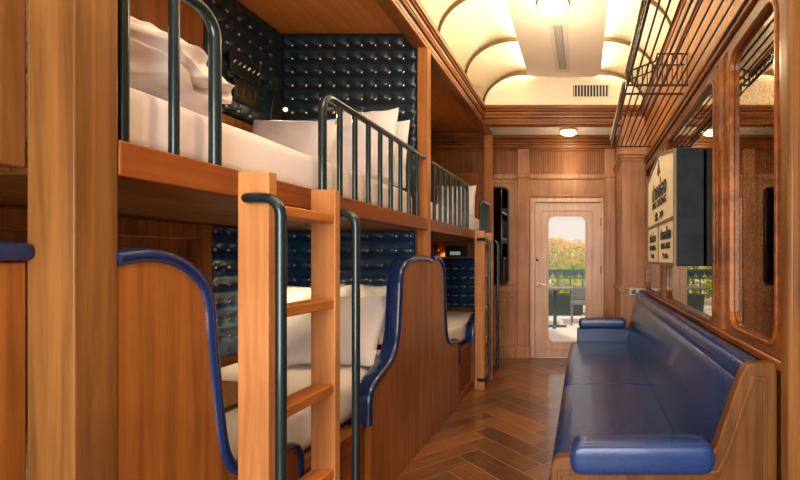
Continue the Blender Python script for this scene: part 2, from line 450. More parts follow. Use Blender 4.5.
b = B().box(-0.66, 0.262, yw - 0.03, yw, zA(0.985), zA(1.045)).box(-0.66, 0.262, yw - 0.022, yw, zA(0.76), zA(0.79))
b.box(-2.0, -0.825, yw - 0.03, yw, zA(0.985), zA(1.045))
b.box(-1.18, -0.83, yw - 0.02, yw, zA(-0.42), zA(-0.36)).box(-1.18, -0.83, yw - 0.03, yw, 0, 0.12)
b.ring(rrect(-1.30, -0.845, zA(-1.10), zA(-0.46), 0.004), rrect(-1.27, -0.875, zA(-1.07), zA(-0.49), 0.004), 'Y', yw - 0.014, yw)
b.ring(rrect(-1.30, -0.845, zA(-0.33), zA(0.96), 0.004), rrect(-1.275, -0.87, zA(-0.305), zA(0.935), 0.004), 'Y', yw - 0.014, yw)
struct('trim_20', b, 'wood_pale', 'rails and panel mouldings on the end wall', 'trim', bevel=0.005)

# boxed column right of the door
b = B().box(0.412, XR, 4.95, Y1, 0, zA(1.49))
struct('wall_column', b, 'wood_pale', 'boxed wooden column between the door wall and the mirrors', 'wall', bevel=0.004)
b = B()
for z0, z1, d in ((1.02, 1.05, 0.012), (1.05, 1.08, 0.026), (1.08, 1.115, 0.042), (-0.36, -0.33, 0.03), (-0.33, -0.30, 0.018)):
    b.box(0.412 - d, XR, 4.95 - d, Y1, zA(z0), zA(z1))
b.box(0.412 - 0.014, XR, 4.95 - 0.014, Y1, 0.0, zA(-0.36))
struct('trim_21', b, 'wood_pale', 'capital and dado mouldings of the boxed column', 'trim', bevel=0.005)

# wood framing on the long wall inside bunks
b = B()
b.box(XL, XL + 0.05, 1.08, 2.60, zA(0.10), zA(0.18)).box(XL, XL + 0.048, 2.50, 2.60, 0, zA(0.188))
b.box(XL, XL + 0.03, 1.08, 2.60, zA(0.80), zA(0.84)).box(XL, XL + 0.035, 2.57, 3.22, zA(0.78), zA(0.83))
struct('trim_22', b, 'wood_z', 'wooden framing on the long wall inside the near bunks', 'trim', bevel=0.004)
# partition between the two bunk bays
struct('wall_partition', B().box(XL, -1.139, 3.275, 3.302, 0, zA(1.56)), 'wood_x', 'partition wall between the two pairs of bunks')

# ------------------------------------------------------------------ door
d = bpy.data.objects.new('door_1', None); COL.objects.link(d); d.location = (-0.2, yw, 0)
d['kind'] = 'structure'; d['label'] = 'pale wooden door with a tall round-cornered glass pane'; d['category'] = 'door'
def R4(x0, x1, z0, z1): return rrect(x0, x1, z0, z1, 0.0005)
obj('door_frame', B().box(DX0, -0.60, yw - 0.02, yw + 0.06, 0, DZ).box(0.225, DX1, yw - 0.02, yw + 0.06, 0, DZ).box(-0.60, 0.225, yw - 0.02, yw + 0.06, 1.945, DZ), 'wood_door', d, 0.006)
gx0, gx1, gz0, gz1 = -0.435, 0.03, zA(-1.05), zA(0.525)
obj('door_leaf', B().ring(R4(-0.598, 0.223, 0.008, 1.943), rrect(gx0, gx1, gz0, gz1, 0.075), 'Y', yw + 0.002, yw + 0.045), 'wood_door', d, 0.004)
b = B().ring(rrect(gx0 - 0.09, gx1 + 0.09, gz0 - 0.085, gz1 + 0.085, 0.03), rrect(gx0 - 0.068, gx1 + 0.068, gz0 - 0.063, gz1 + 0.063, 0.02), 'Y', yw - 0.008, yw + 0.01)
b.ring(rrect(gx0 - 0.022, gx1 + 0.022, gz0 - 0.022, gz1 + 0.022, 0.09), rrect(gx0 + 0.003, gx1 - 0.003, gz0 + 0.003, gz1 - 0.003, 0.074), 'Y', yw - 0.008, yw + 0.03)
obj('glazing_bead', b, 'wood_door', d, 0.004)
obj('glass_pane', B().box(gx0 - 0.01, gx1 + 0.01, yw + 0.022, yw + 0.028, gz0 - 0.01, gz1 + 0.01), 'glass', d)
b = B().lathe([(0.026, 0), (0.026, -0.012), (0.012, -0.016), (0.012, -0.045)], (-0.565, yw + 0.002, zA(-0.325)), 16, 'Y')
b.tube([(-0.565, yw - 0.043, zA(-0.325)), (-0.53, yw - 0.047, zA(-0.323)), (-0.46, yw - 0.045, zA(-0.327))], [0.011, 0.010, 0.008])
obj('door_handle', b, 'brass', d)
obj('door_lock', B().lathe([(0.020, 0), (0.020, -0.010), (0.009, -0.018), (0.001, -0.020)], (-0.572, yw + 0.002, zA(-0.02)), 16, 'Y'), 'brass', d)
b = B()
for z in (0.45, 1.1, 1.7): b.tube([(0.226, yw - 0.012, z - 0.05), (0.226, yw - 0.012, z + 0.05)], 0.008, 8)
obj('hinges', b, 'bronze', d)

# ------------------------------------------------------------------ bunks
KX = -1.055
def spath(pts, n=6):
    """Catmull-Rom through 2D points"""
    out = []
    P = [Vector(p) for p in pts]
    for i in range(len(P) - 1):
        p0 = P[max(i - 1, 0)]; p1 = P[i]; p2 = P[i + 1]; p3 = P[min(i + 2, len(P) - 1)]
        for k in range(n):
            t = k / n
            out.append(0.5 * ((2 * p1) + (p2 - p0) * t + (2 * p0 - 5 * p1 + 4 * p2 - p3) * t * t + (3 * p1 - p0 - 3 * p2 + p3) * t ** 3))
    out.append(P[-1])
    return out

def s_panel(parent, pts, KX, z_low):
    """berth side panel with a curved leather-covered edge; pts run from the wall post towards the opening"""
    path = spath([(y, zA(z)) for y, z in pts])
    poly = [tuple(p) for p in path] + [(path[-1].x, 0.0), (path[0].x, 0.0)]
    pn = obj('side_panel', B().prism(poly, 'X', KX - 0.07, KX), 'wood_panel', parent, 0.003)
    sgn = 1 if pts[-1][0] > pts[0][0] else -1
    prof = []
    for k in range(16):
        a = 2 * PI * k / 16
        cx, cz = math.cos(a), math.sin(a)
        prof.append((math.copysign(abs(cx) ** 0.6, cx) * 0.047, math.copysign(abs(cz) ** 0.75, cz) * 0.020))
    nrm = []
    for i, p in enumerate(path):
        t = (path[min(i + 1, len(path) - 1)] - path[max(i - 1, 0)]).normalized()
        nrm.append(Vector((-t.y, t.x)) * sgn)
    def place(i, p):
        q = path[i] + nrm[i] * (p[1] + 0.010)
        return (KX - 0.035 + p[0], q.x, q.y)
    obj('leather_edging', B().sweep(path, prof, place), 'edge_leather', pn, smooth=60, label='blue leather edging')
    return pn

NEAR = [(1.079, -0.012), (1.16, -0.004), (1.235, -0.018), (1.296, -0.058), (1.331, -0.115), (1.345, -0.24), (1.366, -0.413), (1.386, -0.55), (1.413, -0.622), (1.46, -0.668), (1.55, -0.69), (1.66, -0.698), (1.72, -0.705), (1.755, -0.725), (1.768, -0.77), (1.770, -0.90)]
FAR = [(3.282, -0.03), (3.16, -0.012), (2.98, -0.012), (2.85, -0.03), (2.765, -0.07), (2.735, -0.14), (2.725, -0.24), (2.70, -0.42), (2.665, -0.51), (2.60, -0.57), (2.50, -0.61), (2.42, -0.635), (2.365, -0.665), (2.342, -0.71), (2.336, -0.83)]

def guard(parent, y0, y1, bend0, bend1, step=0.14, zt=0.69):
    """tube guard rail on the upper bunk; bend = the rail curves down into an end post"""
    x = -1.092; zb, zt = zA(0.27), zA(zt); r = 0.07
    pts = []
    if bend0:
        pts.append((x, y0, zb - 0.01)); pts.append((x, y0, zt - r))
        for k in range(1, 7):
            a = PI / 2 * k / 6; pts.append((x, y0 + r - r * math.cos(a), zt - r + r * math.sin(a)))
    else: pts.append((x, y0, zt))
    if bend1:
        for k in range(0, 6):
            a = PI / 2 * k / 6; pts.append((x, y1 - r + r * math.sin(a), zt - r + r * math.cos(a)))
        pts.append((x, y1, zt - r)); pts.append((x, y1, zb - 0.01))
    else: pts.append((x, y1, zt))
    g = obj('guard_rail', B().tube(pts, 0.0165, 12), 'steel', parent, smooth=60)
    ys = []
    if bend0:
        y = y0 + step
        while y < y1 - 0.04: ys.append(y); y += step
    else:
        y = y1 - step
        while y > y0 + 0.02: ys.append(y); y -= step
    for y in ys:
        obj('baluster', B().tube([(x, y, zb - 0.01), (x, y, zt - 0.004)], 0.0125, 10), 'steel', g, smooth=60)
    return g

def bunk(y0, y1, dy, label, guards):
    t = thing('bunk_bed', ((XL - 1.07) / 2, (y0 + y1) / 2, 0), label, 'bunk bed', 'built-in bunk beds along the corridor')
    obj('upper_beam', B().box(-1.13, -1.064, y0, y1, zA(0.19), zA(0.272)), 'wood_beam', t, 0.004)
    obj('upper_deck', B().box(XL + 0.002, -1.13, y0, y1 - 0.03, zA(0.192), zA(0.25)), 'wood_dark', t)
    obj('kick_panel', B().box(-1.13, -1.085, y0, y1, 0, zA(-0.835)).box(-1.13, -1.080, y0, y1, zA(-0.86), zA(-0.82)).box(-1.13, -1.065, y0, y1, 0, 0.06), 'wood_beam', t, 0.004)
    obj('lower_deck', B().box(XL + 0.055, -1.13, y0, y1 - 0.03, zA(-0.90), zA(-0.84)), 'wood_dark', t)
    s_panel(t, [(y + dy + (0.012 if dy and k == 0 else 0), z) for k, (y, z) in enumerate(NEAR)], KX if dy else -1.069, 0)
    s_panel(t, [(min(y + dy, 5.515), z) for y, z in FAR], KX, 0)
    for g in guards: guard(t, *g)
    return t
b1 = bunk(1.08, 3.225, 0.0, 'near bunk bed with white bedding on both levels behind the nearest ladder', [(0.90 + 0.185, 1.395, False, True, 0.14, 0.72), (1.97, 3.225, True, False)])
obj('post', B().box(-1.138, -1.067, 3.226, 3.300, zA(0.0), zA(1.45)).box(-1.155, -1.128, 3.226, 3.300, 0, zA(0.0)), 'wood_mid', b1, 0.004)
b2 = bunk(3.304, 5.52, 2.225, 'far bunk bed between the first one and the door wall', [(3.34, 4.43, False, True), (5.02, 5.50, True, False, 0.10, 0.62)])
obj('post', B().box(-1.165, -1.066, 5.52, 5.60, 0, zA(1.45)), 'wood_mid', b2, 0.004)
struct('wall_bunk_end', B().box(XL, -1.165, 5.56, 5.60, 0, zA(1.0)), 'wood_z', 'wooden end wall inside the far bunks')

# bay 0 in the left foreground
t = thing('berth_front', (-1.2, 0.6, 0), 'wooden berth front with a slot and blue padded ledge at the far left edge', 'berth front')
obj('upper_board', B().box(-1.20, -1.164, 0.10, 0.984, zA(0.187), zA(1.45)), 'wood_pillar', t, 0.004)
obj('lower_board', B().box(-1.20, -1.164, 0.10, 0.984, 0, zA(-0.008)), 'wood_panel', t, 0.004)
prof = [(-1.186 + math.copysign(abs(math.cos(a)) ** 0.6, math.cos(a)) * 0.04, zA(0.013) + math.copysign(abs(math.sin(a)) ** 0.7, math.sin(a)) * 0.021) for a in [2 * PI * k / 16 for k in range(16)]]
obj('leather_pad', B().prism(prof, 'Y', 0.10, 0.98), 'edge_leather', t, smooth=60, label='blue leather pad')
obj('deck', B().box(XL + 0.002, -1.20, 0.10, 0.984, zA(0.18), zA(0.24)), 'wood_dark', t)
b = B().prism(rrect(-1.75, -1.55, 0.55, zA(0.06), 0.08), 'Y', 0.12, 0.97)
o = recentre(obj('seat_back', b, 'green', None, 0.02, 3))
tag(o, 'dark green padded seat back inside the slot at the left edge', 'seat back')

# ------------------------------------------------------------------ tufted panels
def tufted(name, u0, u1, z0, z1, place, face, mat, label, rows_z, cols_u, skip=()):
    """place(u, z, h) -> 3D; h grows away from the wall"""
    pu = cols_u[1] - cols_u[0]; pz = rows_z[1] - rows_z[0]
    nu = int((u1 - u0) / 0.0125); nz = int((z1 - z0) / 0.0125)
    def hgt(u, z):
        fu = ((u - cols_u[0]) / pu) % 1.0; fz = ((z - rows_z[0]) / pz) % 1.0
        du = min(fu, 1 - fu) * pu; dz = min(fz, 1 - fz) * pz
        fold = 1 - math.exp(-(dz / 0.024) ** 2) * 0.48
        dim = 1 - 0.9 * math.exp(-(du * du + dz * dz) / (2 * 0.016 ** 2))
        h = 0.026 * fold * dim
        e = min(u - u0, u1 - u, z - z0, z1 - z)
        return 0.006 + h * min(1, (max(e, 0) / 0.012)) ** 0.5
    root = thing(name, place((u0 + u1) / 2, z0, 0), label, 'headboard', 'button-tufted leather panels in the bunks')
    b = B()
    g = [[b.bm.verts.new(place(u0 + (u1 - u0) * i / nu, z0 + (z1 - z0) * k / nz, hgt(u0 + (u1 - u0) * i / nu, z0 + (z1 - z0) * k / nz))) for k in range(nz + 1)] for i in range(nu + 1)]
    for i in range(nu):
        for k in range(nz): b.bm.faces.new((g[i][k], g[i + 1][k], g[i + 1][k + 1], g[i][k + 1]))
    # sides
    for lp in ([g[i][0] for i in range(nu + 1)], [g[i][nz] for i in range(nu + 1)], g[0], g[nu]):
        bk = [b.bm.verts.new(v.co - (Vector(place(0, 0, 1)) - Vector(place(0, 0, 0))) * 0.006 * 1.0) for v in lp]
        for a in range(len(lp) - 1): b.bm.faces.new((lp[a], lp[a + 1], bk[a + 1], bk[a]))
    obj('upholstery', b, mat, root, smooth=80)
    nv = Vector(place(0, 0, 1)) - Vector(place(0, 0, 0))
    ax = 'Y' if abs(nv.y) > 0.5 else 'X'; sg = nv.y if ax == 'Y' else nv.x
    first = None
    for u in cols_u:
        for z in rows_z:
            if not (u0 + 0.025 < u < u1 - 0.025 and z0 + 0.025 < z < z1 - 0.025): continue
            if any(a < u < c and p < z < q for a, c, p, q in skip): continue
            pos = Vector(place(u, z, 0.004))
            if first is None:
                pr = [(0.0165, 0.0), (0.0152, 0.006 * sg), (0.0105, 0.012 * sg), (0.003, 0.0145 * sg)]
                first = obj('button', B().lathe(pr, pos, 10, ax), 'button', root, smooth=70, label='shiny upholstery button'); fp = pos
            else:
                copy_part(first, root, pos - fp)
    return root
def frange(a, step, n): return [a + step * k for k in range(n)]
yb = 3.272
front = lambda u, z, h: (u, yb - h, z)
side = lambda u, z, h: (XL + 0.002 + h, u, z)
back = lambda u, z, h: (u, 3.304 + h, z)
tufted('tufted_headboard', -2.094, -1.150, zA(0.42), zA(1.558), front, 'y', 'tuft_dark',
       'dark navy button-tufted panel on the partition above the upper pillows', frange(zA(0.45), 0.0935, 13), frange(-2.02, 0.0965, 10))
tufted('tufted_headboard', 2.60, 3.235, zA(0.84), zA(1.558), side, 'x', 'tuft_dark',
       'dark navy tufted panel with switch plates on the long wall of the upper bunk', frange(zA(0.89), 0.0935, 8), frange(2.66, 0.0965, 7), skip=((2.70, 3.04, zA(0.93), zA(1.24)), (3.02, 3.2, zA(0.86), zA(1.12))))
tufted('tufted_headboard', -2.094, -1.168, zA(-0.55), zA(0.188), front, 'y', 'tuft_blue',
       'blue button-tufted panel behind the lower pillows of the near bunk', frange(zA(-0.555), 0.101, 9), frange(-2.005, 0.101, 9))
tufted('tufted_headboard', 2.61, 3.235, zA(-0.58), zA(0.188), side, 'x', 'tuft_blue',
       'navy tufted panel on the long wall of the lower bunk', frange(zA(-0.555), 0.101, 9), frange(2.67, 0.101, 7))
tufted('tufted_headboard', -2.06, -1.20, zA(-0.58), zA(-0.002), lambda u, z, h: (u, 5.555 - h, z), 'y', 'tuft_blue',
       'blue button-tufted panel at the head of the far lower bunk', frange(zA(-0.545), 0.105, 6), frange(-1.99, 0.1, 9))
tufted('tufted_headboard', -2.06, -1.165, zA(0.42), zA(1.545), back, 'y', 'tuft_dark',
       'dark tufted panel on the far side of the partition, seen only in the tall mirror', frange(zA(0.45), 0.0935, 13), frange(-2.02, 0.0965, 10))

# ------------------------------------------------------------------ bedding
def slab(x0, x1, y0, y1, z0, z1, amp=0.004, res=0.05, seed=0.0, pw=5.0):
    """soft rounded slab with gentle cloth undulation"""
    b = B()
    bmesh.ops.create_cube(b.bm, size=2.0)
    bmesh.ops.subdivide_edges(b.bm, edges=b.bm.edges[:], cuts=14, use_grid_fill=True)
    hx, hy, hz = (x1 - x0) / 2, (y1 - y0) / 2, (z1 - z0) / 2
    c = Vector(((x0 + x1) / 2, (y0 + y1) / 2, (z0 + z1) / 2)); rr = min(hx, hy, hz) * 0.55
    for v in b.bm.verts:
        p = Vector((v.co.x * hx, v.co.y * hy, v.co.z * hz))
        q = Vector((max(-hx + rr, min(hx - rr, p.x)), max(-hy + rr, min(hy - rr, p.y)), max(-hz + rr, min(hz - rr, p.z))))
        d = p - q
        if d.length > 1e-6: p = q + d.normalized() * min(rr, max(abs(d.x), abs(d.y), abs(d.z)))
        n = noise.noise_vector((p + c) * 6 + Vector((seed, 0, 0)))
        v.co = c + p + n * amp
    return b
def mattress(x0, x1, y0, y1, z0, z1, label, seed):
    o = recentre(obj('mattress', slab(x0, x1, y0, y1, z0, z1, 0.005, seed=seed), 'sheet', None, smooth=80))
    return tag(o, label, 'mattress', 'white mattresses in the bunks')
mattress(XL + 0.06, -1.144, 1.10, 3.20, zA(0.257), zA(0.452), 'white sheeted mattress on the upper level of the near bunk', 1)
mattress(XL + 0.06, -1.162, 1.10, 3.20, zA(-0.832), zA(-0.60), 'white sheeted mattress on the lower level behind the near ladder', 2)
mattress(XL + 0.06, -1.144, 3.38, 5.48, zA(0.257), zA(0.44), 'white sheeted mattress on the upper level of the far bunk', 3)
mattress(XL + 0.06, -1.152, 3.38, 5.46, zA(-0.832), zA(-0.60), 'white sheeted mattress on the lower level of the far bunk', 4)

def pillow(w, h, t, loc, tilt, yaw, label, seed, roll=0.0, group='white pillows in the bunks'):
    """pillow standing in the XZ plane (w wide, h tall, t thick), tilted back about X"""
    b = B(); n = 26
    def pt(i, k, sgn):
        u, v = -1 + 2 * i / n, -1 + 2 * k / n
        e = max(0.0, (1 - abs(u) ** 2.4)) ** 0.55 * max(0.0, (1 - abs(v) ** 2.4)) ** 0.55
        pin = 1 - 0.10 * (1 - abs(u) ** 2) * abs(v) ** 3
        pin2 = 1 - 0.04 * (1 - abs(v) ** 2) * abs(u) ** 3
        p = Vector((u * w / 2 * pin2, sgn * t / 2 * e, v * h / 2 * pin))
        p += noise.noise_vector(p * 7 + Vector((seed * 3.1, seed, 0))) * 0.012 * (0.3 + e)
        p.y += 0.010 * math.sin(u * 9 + v * 5 + seed) * e * abs(v)
        return p
    A = [[b.bm.verts.new(pt(i, k, -1)) for k in range(n + 1)] for i in range(n + 1)]
    C = [[A[i][k] if i in (0, n) or k in (0, n) else b.bm.verts.new(pt(i, k, 1)) for k in range(n + 1)] for i in range(n + 1)]
    for g in (A, C):
        for i in range(n):
            for k in range(n):
                b.bm.faces.new((g[i][k], g[i + 1][k], g[i + 1][k + 1], g[i][k + 1]))
    o = obj('pillow', b, 'pillow', None, smooth=80)
    o.data.transform(Matrix.Translation((0, 0, h / 2)))
    o.data.transform(Matrix.Rotation(yaw, 4, 'Z') @ Matrix.Rotation(-tilt, 4, 'X') @ Matrix.Rotation(roll, 4, 'Y'))
    zmin = min(v.co.z for v in o.data.vertices)
    o.location = (loc[0], loc[1], loc[2] - zmin)
    return tag(o, label, 'pillow', group)
zu = zA(0.458); zl = zA(-0.594)
pillow(0.46, 0.46, 0.11, (-1.80, 3.09, zu), 0.16, 0.0, 'rear pillow at the wall side of the near upper bunk, mostly hidden', 1)
pillow(0.40, 0.48, 0.11, (-1.365, 3.09, zu), 0.16, 0.0, 'rear upright pillow at the corridor side of the near upper bunk', 2)
pillow(0.52, 0.435, 0.14, (-1.80, 2.80, zu), 0.33, 0.0, 'long front pillow at the wall side of the near upper bunk', 3)
pillow(0.38, 0.50, 0.12, (-1.34, 2.88, zu), 0.26, 0.0, 'front pillow with a raised corner behind the guard rail of the near upper bunk', 4, -0.06)
pillow(0.50, 0.42, 0.12, (-1.79, 3.09, zl), 0.15, 0.0, 'lower bunk pillow seen between the two ladder uprights', 5)
pillow(0.36, 0.43, 0.11, (-1.35, 3.10, zl), 0.12, 0.0, 'rear pillow of the near lower bunk beside the curved blue edging', 6)
pillow(0.61, 0.49, 0.14, (-1.45, 2.55, zl), 0.72, 0.03, 'large front pillow of the near lower bunk right of the ladder', 7)
pillow(0.40, 0.46, 0.11, (-1.38, 3.50, zA(0.446)), -0.12, 0.0, 'pillow of the far upper bunk seen beside the central post', 8)
pillow(0.45, 0.40, 0.13, (-1.45, 5.32, zA(0.446)), 0.2, 0.0, 'pillow at the door end of the far upper bunk', 9)

# crumpled duvet on the near upper bunk
b = B()
bmesh.ops.create_cube(b.bm, size=2.0)
bmesh.ops.subdivide_edges(b.bm, edges=b.bm.edges[:], cuts=44, use_grid_fill=True)
for v in b.bm.verts:
    u = v.co.copy()
    e = (1 - min(1, abs(u.y)) ** 4 * 0.25)
    m = u.length / max(abs(u.x), abs(u.y), abs(u.z))
    p = Vector((u.x / m ** 0.55 * 0.34, u.y / m ** 0.45 * 0.29, u.z / m ** 0.25 * 0.098 * e))
    # horizontal folds along the front
    p.x += 0.013 * math.sin(p.z * 85 + 3.0 * noise.noise(Vector((p.y * 5, p.z * 9, 0.0))) * 2)
    p.y += 0.012 * math.sin(p.z * 70 + p.x * 6)
    nv = noise.noise_vector(p * 8) * 0.022 + noise.noise_vector(p * 20) * 0.010
    rg = (1 - abs(noise.noise(Vector((p.x * 6, p.y * 7, p.z * 16))) * 2)) ** 3
    nv += u.normalized() * 0.022 * rg 
    p += nv
    if u.z < -0.98: p.z = min(p.z, -0.105)
    v.co = Vector((-1.52, 1.385, zA(0.452) + 0.118)) + p
for _ in range(1): bmesh.ops.smooth_vert(b.bm, verts=b.bm.verts[:], factor=0.5, use_axis_x=True, use_axis_y=True, use_axis_z=True)
zmin = min(v.co.z for v in b.bm.verts)
for v in b.bm.verts: v.co.z += zA(0.459) - zmin
tag(recentre(obj('folded_duvet', b, 'sheet', None, smooth=80)), 'crumpled white duvet folded on the near upper bunk behind the guard rail', 'duvet')

# tan blanket on the lower bunk
b = slab(-1.95, -1.37, 1.66, 2.06, zA(-0.58), zA(-0.54), 0.012, seed=9)
tag(recentre(obj('folded_blanket', b, 'tan', None, smooth=80)), 'tan blanket folded on the lower bed left of the ladder', 'blanket')

# ------------------------------------------------------------------ ladders
def ladder(y0, label):
    t = thing('bunk_ladder', (-0.98, y0 + 0.2, 0), label, 'ladder', 'wooden ladders of the bunks')
    x0, x1, th = -1.026, -0.934, 0.040
    y1 = y0 + 0.375
    obj('upright', B().box(x0, x1, y0, y0 + th, 0, zA(0.258)), 'wood_light', t, 0.004)
    obj('upright', B().box(x0, x1, y1, y1 + th, 0, zA(0.258)), 'wood_light', t, 0.004)
    for z in (0.165, -0.155, -0.475, -0.795, -1.11):
        obj('step', B().box(x0 + 0.004, x1 - 0.004, y0 + th, y1, zA(z - 0.034), zA(z)), 'wood_step', t, 0.004)
    for ya, sg in ((y0, -1), (y1 + th, 1)):
        pts = []
        xr = -0.884; r = 0.05; yy = ya + sg * 0.020; xa = -0.992
        zt, zb = zA(0.176), 0.10
        pts.append((xa, ya - sg * 0.004, zt)); pts.append((xa + 0.006, ya + sg * 0.014, zt)); pts.append((xa + 0.022, yy, zt))
        for k in range(7):
            a = PI / 2 * k / 6; pts.append((xr - r + r * math.sin(a), yy, zt - r + r * math.cos(a)))
        for k in range(7):
            a = PI / 2 * k / 6; pts.append((xr - r + r * math.cos(a), yy, zb + r - r * math.sin(a)))
        pts.append((xa + 0.022, yy, zb)); pts.append((xa + 0.006, ya + sg * 0.014, zb)); pts.append((xa, ya - sg * 0.004, zb))
        obj('handrail', B().tube(pts, 0.0155, 14), 'steel', t, smooth=60, label='dark steel handrail')
    return t
ladder(1.395, 'nearest wooden bunk ladder with dark steel handrails')
ladder(4.45, 'far wooden bunk ladder standing close to the door wall')

# ------------------------------------------------------------------ sofa
t = thing('sofa', (0.27, 3.1, 0), 'long built-in sofa upholstered in blue leather along the mirrored wall', 'sofa')
SY0, SY1 = 1.55, 4.72
def round_prof(x0, x1, z0, z1, k=0.6, n=24):
    cx, cz, hx, hz = (x0 + x1) / 2, (z0 + z1) / 2, (x1 - x0) / 2, (z1 - z0) / 2
    return [(cx + math.copysign(abs(math.cos(a)) ** k, math.cos(a)) * hx, cz + math.copysign(abs(math.sin(a)) ** k, math.sin(a)) * hz) for a in [2 * PI * i / n for i in range(n)]]
endp = [(-0.108, 0), (-0.108, zA(-0.70)), (-0.100, zA(-0.672)), (-0.080, zA(-0.66)), (0.40, zA(-0.66)), (0.425, zA(-0.645)), (0.44, zA(-0.62)), (0.522, zA(-0.385)), (0.535, zA(-0.36)), (0.555, zA(-0.348)), (0.643, zA(-0.348)), (0.643, 0)]
e = obj('end_panel', B().prism(endp, 'Y', SY0, SY0 + 0.05), 'wood_sofa', t, 0.006)
inner = [(-0.085, 0.08), (-0.085, zA(-0.70)), (0.44, zA(-0.70)), (0.47, zA(-0.64)), (0.555, zA(-0.39)), (0.607, zA(-0.39)), (0.607, 0.08)]
inn2 = [(-0.070, 0.095), (-0.070, zA(-0.715)), (0.45, zA(-0.715)), (0.485, zA(-0.64)), (0.567, zA(-0.405)), (0.592, zA(-0.405)), (0.592, 0.095)]
obj('panel_moulding', B().ring(inner, inn2, 'Y', SY0 - 0.006, SY0 + 0.01), 'wood_sofa', e, 0.003)
def end_cushion(y, yy):
    # cushion lying along X with soft ends
    b = B(); x0, x1 = -0.042, 0.428; zc = zA(-0.655); n = 20
    def rad(u): return max(0.05, 1 - abs(u) ** 22) ** 0.5
    rows = []
    for i in range(n + 1):
        u = -1 + 2 * i / n
        u = math.copysign(1 - (1 - abs(u)) ** 2.0, u)
        k = rad(u)
        prof = round_prof(-0.055 * (0.75 + 0.25 * k), 0.055 * (0.75 + 0.25 * k), -0.053 * k, 0.055 * k, 0.45, 20)
        rows.append([b.bm.verts.new(((x0 + x1) / 2 + u * (x1 - x0) / 2, y + p[0], zc + p[1])) for p in prof])
    for A, C in zip(rows, rows[1:]):
        for k in range(20): b.bm.faces.new((A[k], A[(k + 1) % 20], C[(k + 1) % 20], C[k]))
    b.bm.faces.new(rows[0]); b.bm.faces.new(rows[-1][::-1])
    return b
obj('armrest', end_cushion(SY0 + 0.018, 0), 'leather', t, smooth=60, label='near blue leather armrest')
fa = obj('far_arm', B().box(-0.06, 0.46, SY1 - 0.03, SY1 + 0.05, 0.0, zA(-0.70)), 'leather', t, 0.012, 3)
obj('armrest', end_cushion(SY1 + 0.005, 0), 'leather', t, smooth=60, label='far blue leather armrest')
obj('base', B().box(-0.09, 0.62, SY0 + 0.05, SY1, 0.05, zA(-0.96)).box(-0.05, 0.62, SY0 + 0.05, SY1, 0.0, 0.05), 'wood_sofa_x', t, 0.006)
ym = 3.13
for ya, yb_ in ((SY0 + 0.055, ym - 0.002), (ym + 0.002, SY1 - 0.032)):
    prof = [(-0.128, zA(-0.955)), (-0.138, zA(-0.91)), (-0.134, zA(-0.87)), (-0.112, zA(-0.848)), (-0.05, zA(-0.838)), (0.20, zA(-0.835)), (0.47, zA(-0.845)), (0.47, zA(-0.955))]
    obj('seat_cushion', B().prism(prof, 'Y', ya, yb_), 'leather', t, 0.012, 3, smooth=60)
prof = [(0.455, zA(-0.90)), (0.437, zA(-0.84)), (0.444, zA(-0.76)), (0.478, zA(-0.62)), (0.515, zA(-0.47)), (0.528, zA(-0.435)), (0.545, zA(-0.42)), (0.57, zA(-0.42)), (0.60, zA(-0.45)), (0.60, zA(-0.90))]
obj('back_cushion', B().prism(prof, 'Y', SY0 + 0.055, SY1 + 0.04), 'leather', t, 0.014, 3, smooth=60)
obj('back_bolster', B().prism(round_prof(0.535, 0.632, zA(-0.445), zA(-0.352), 0.75), 'Y', SY0 + 0.035, SY1 + 0.10), 'leather', t, 0.01, 3, smooth=60)
obj('bolster_stud', B().lathe([(0.020, 0), (0.018, -0.006), (0.010, -0.011), (0.002, -0.013)], (0.585, SY0 + 0.035, zA(-0.375)), 16, 'Y'), 'leather', t)

# ------------------------------------------------------------------ mirrors on the corridor wall
def wall_mirror(y0, y1, z0, z1, label, n):
    t = thing('wall_mirror', (XR, (y0 + y1) / 2, z0), label, 'mirror', 'speckled mirrors on the corridor wall')
    obj('glass', B().prism(rrect(y0, y1, z0, z1, 0.07), 'X', XR - 0.006, XR - 0.001), 'mirror', t)
    b = B().ring(rrect(y0 - 0.050, y1 + 0.050, z0 - 0.045, z1 + 0.045, 0.012), rrect(y0 - 0.012, y1 + 0.012, z0 - 0.012, z1 + 0.012, 0.075), 'X', XR - 0.022, XR - 0.0005)
    b.ring(rrect(y0 - 0.016, y1 + 0.016, z0 - 0.016, z1 + 0.016, 0.08), rrect(y0, y1, z0, z1, 0.07), 'X', XR - 0.030, XR - 0.004)
    obj('frame', b, 'trim', t, 0.005)
wall_mirror(1.58, 2.06, zA(-0.29), zA(0.885), 'tall speckled mirror nearest the pilaster at the right', 1)
wall_mirror(2.33, 3.62, zA(-0.31), zA(0.885), 'wide speckled mirror partly covered by the station sign', 2)
wall_mirror(3.90, 4.80, zA(-0.31), zA(0.885), 'small speckled mirror strip behind the far side of the sign', 3)
# pilaster strips between mirrors
b = B().box(XR - 0.018, XR, 2.135, 2.255, zA(-0.335), zA(0.925)).box(XR - 0.032, XR, 2.17, 2.22, zA(-0.335), zA(0.925))
b.box(XR - 0.018, XR, 3.69, 3.83, zA(-0.335), zA(0.925))
struct('trim_23', b, 'trim', 'wooden mullion strips between the mirrors', 'trim', bevel=0.006)

# tall mirror on the end wall
t = thing('tall_mirror', (-1.02, yw, zA(-0.34)), 'narrow dark round-cornered mirror on the end wall behind the far ladder', 'mirror')
obj('glass', B().prism(rrect(-1.235, -0.94, zA(-0.32), zA(0.87), 0.06), 'Y', yw - 0.018, yw - 0.012), 'mirror_dark', t)
obj('frame', B().ring(rrect(-1.255, -0.92, zA(-0.34), zA(0.89), 0.075), rrect(-1.235, -0.94, zA(-0.32), zA(0.87), 0.06), 'Y', yw - 0.026, yw), 'black', t, 0.003)

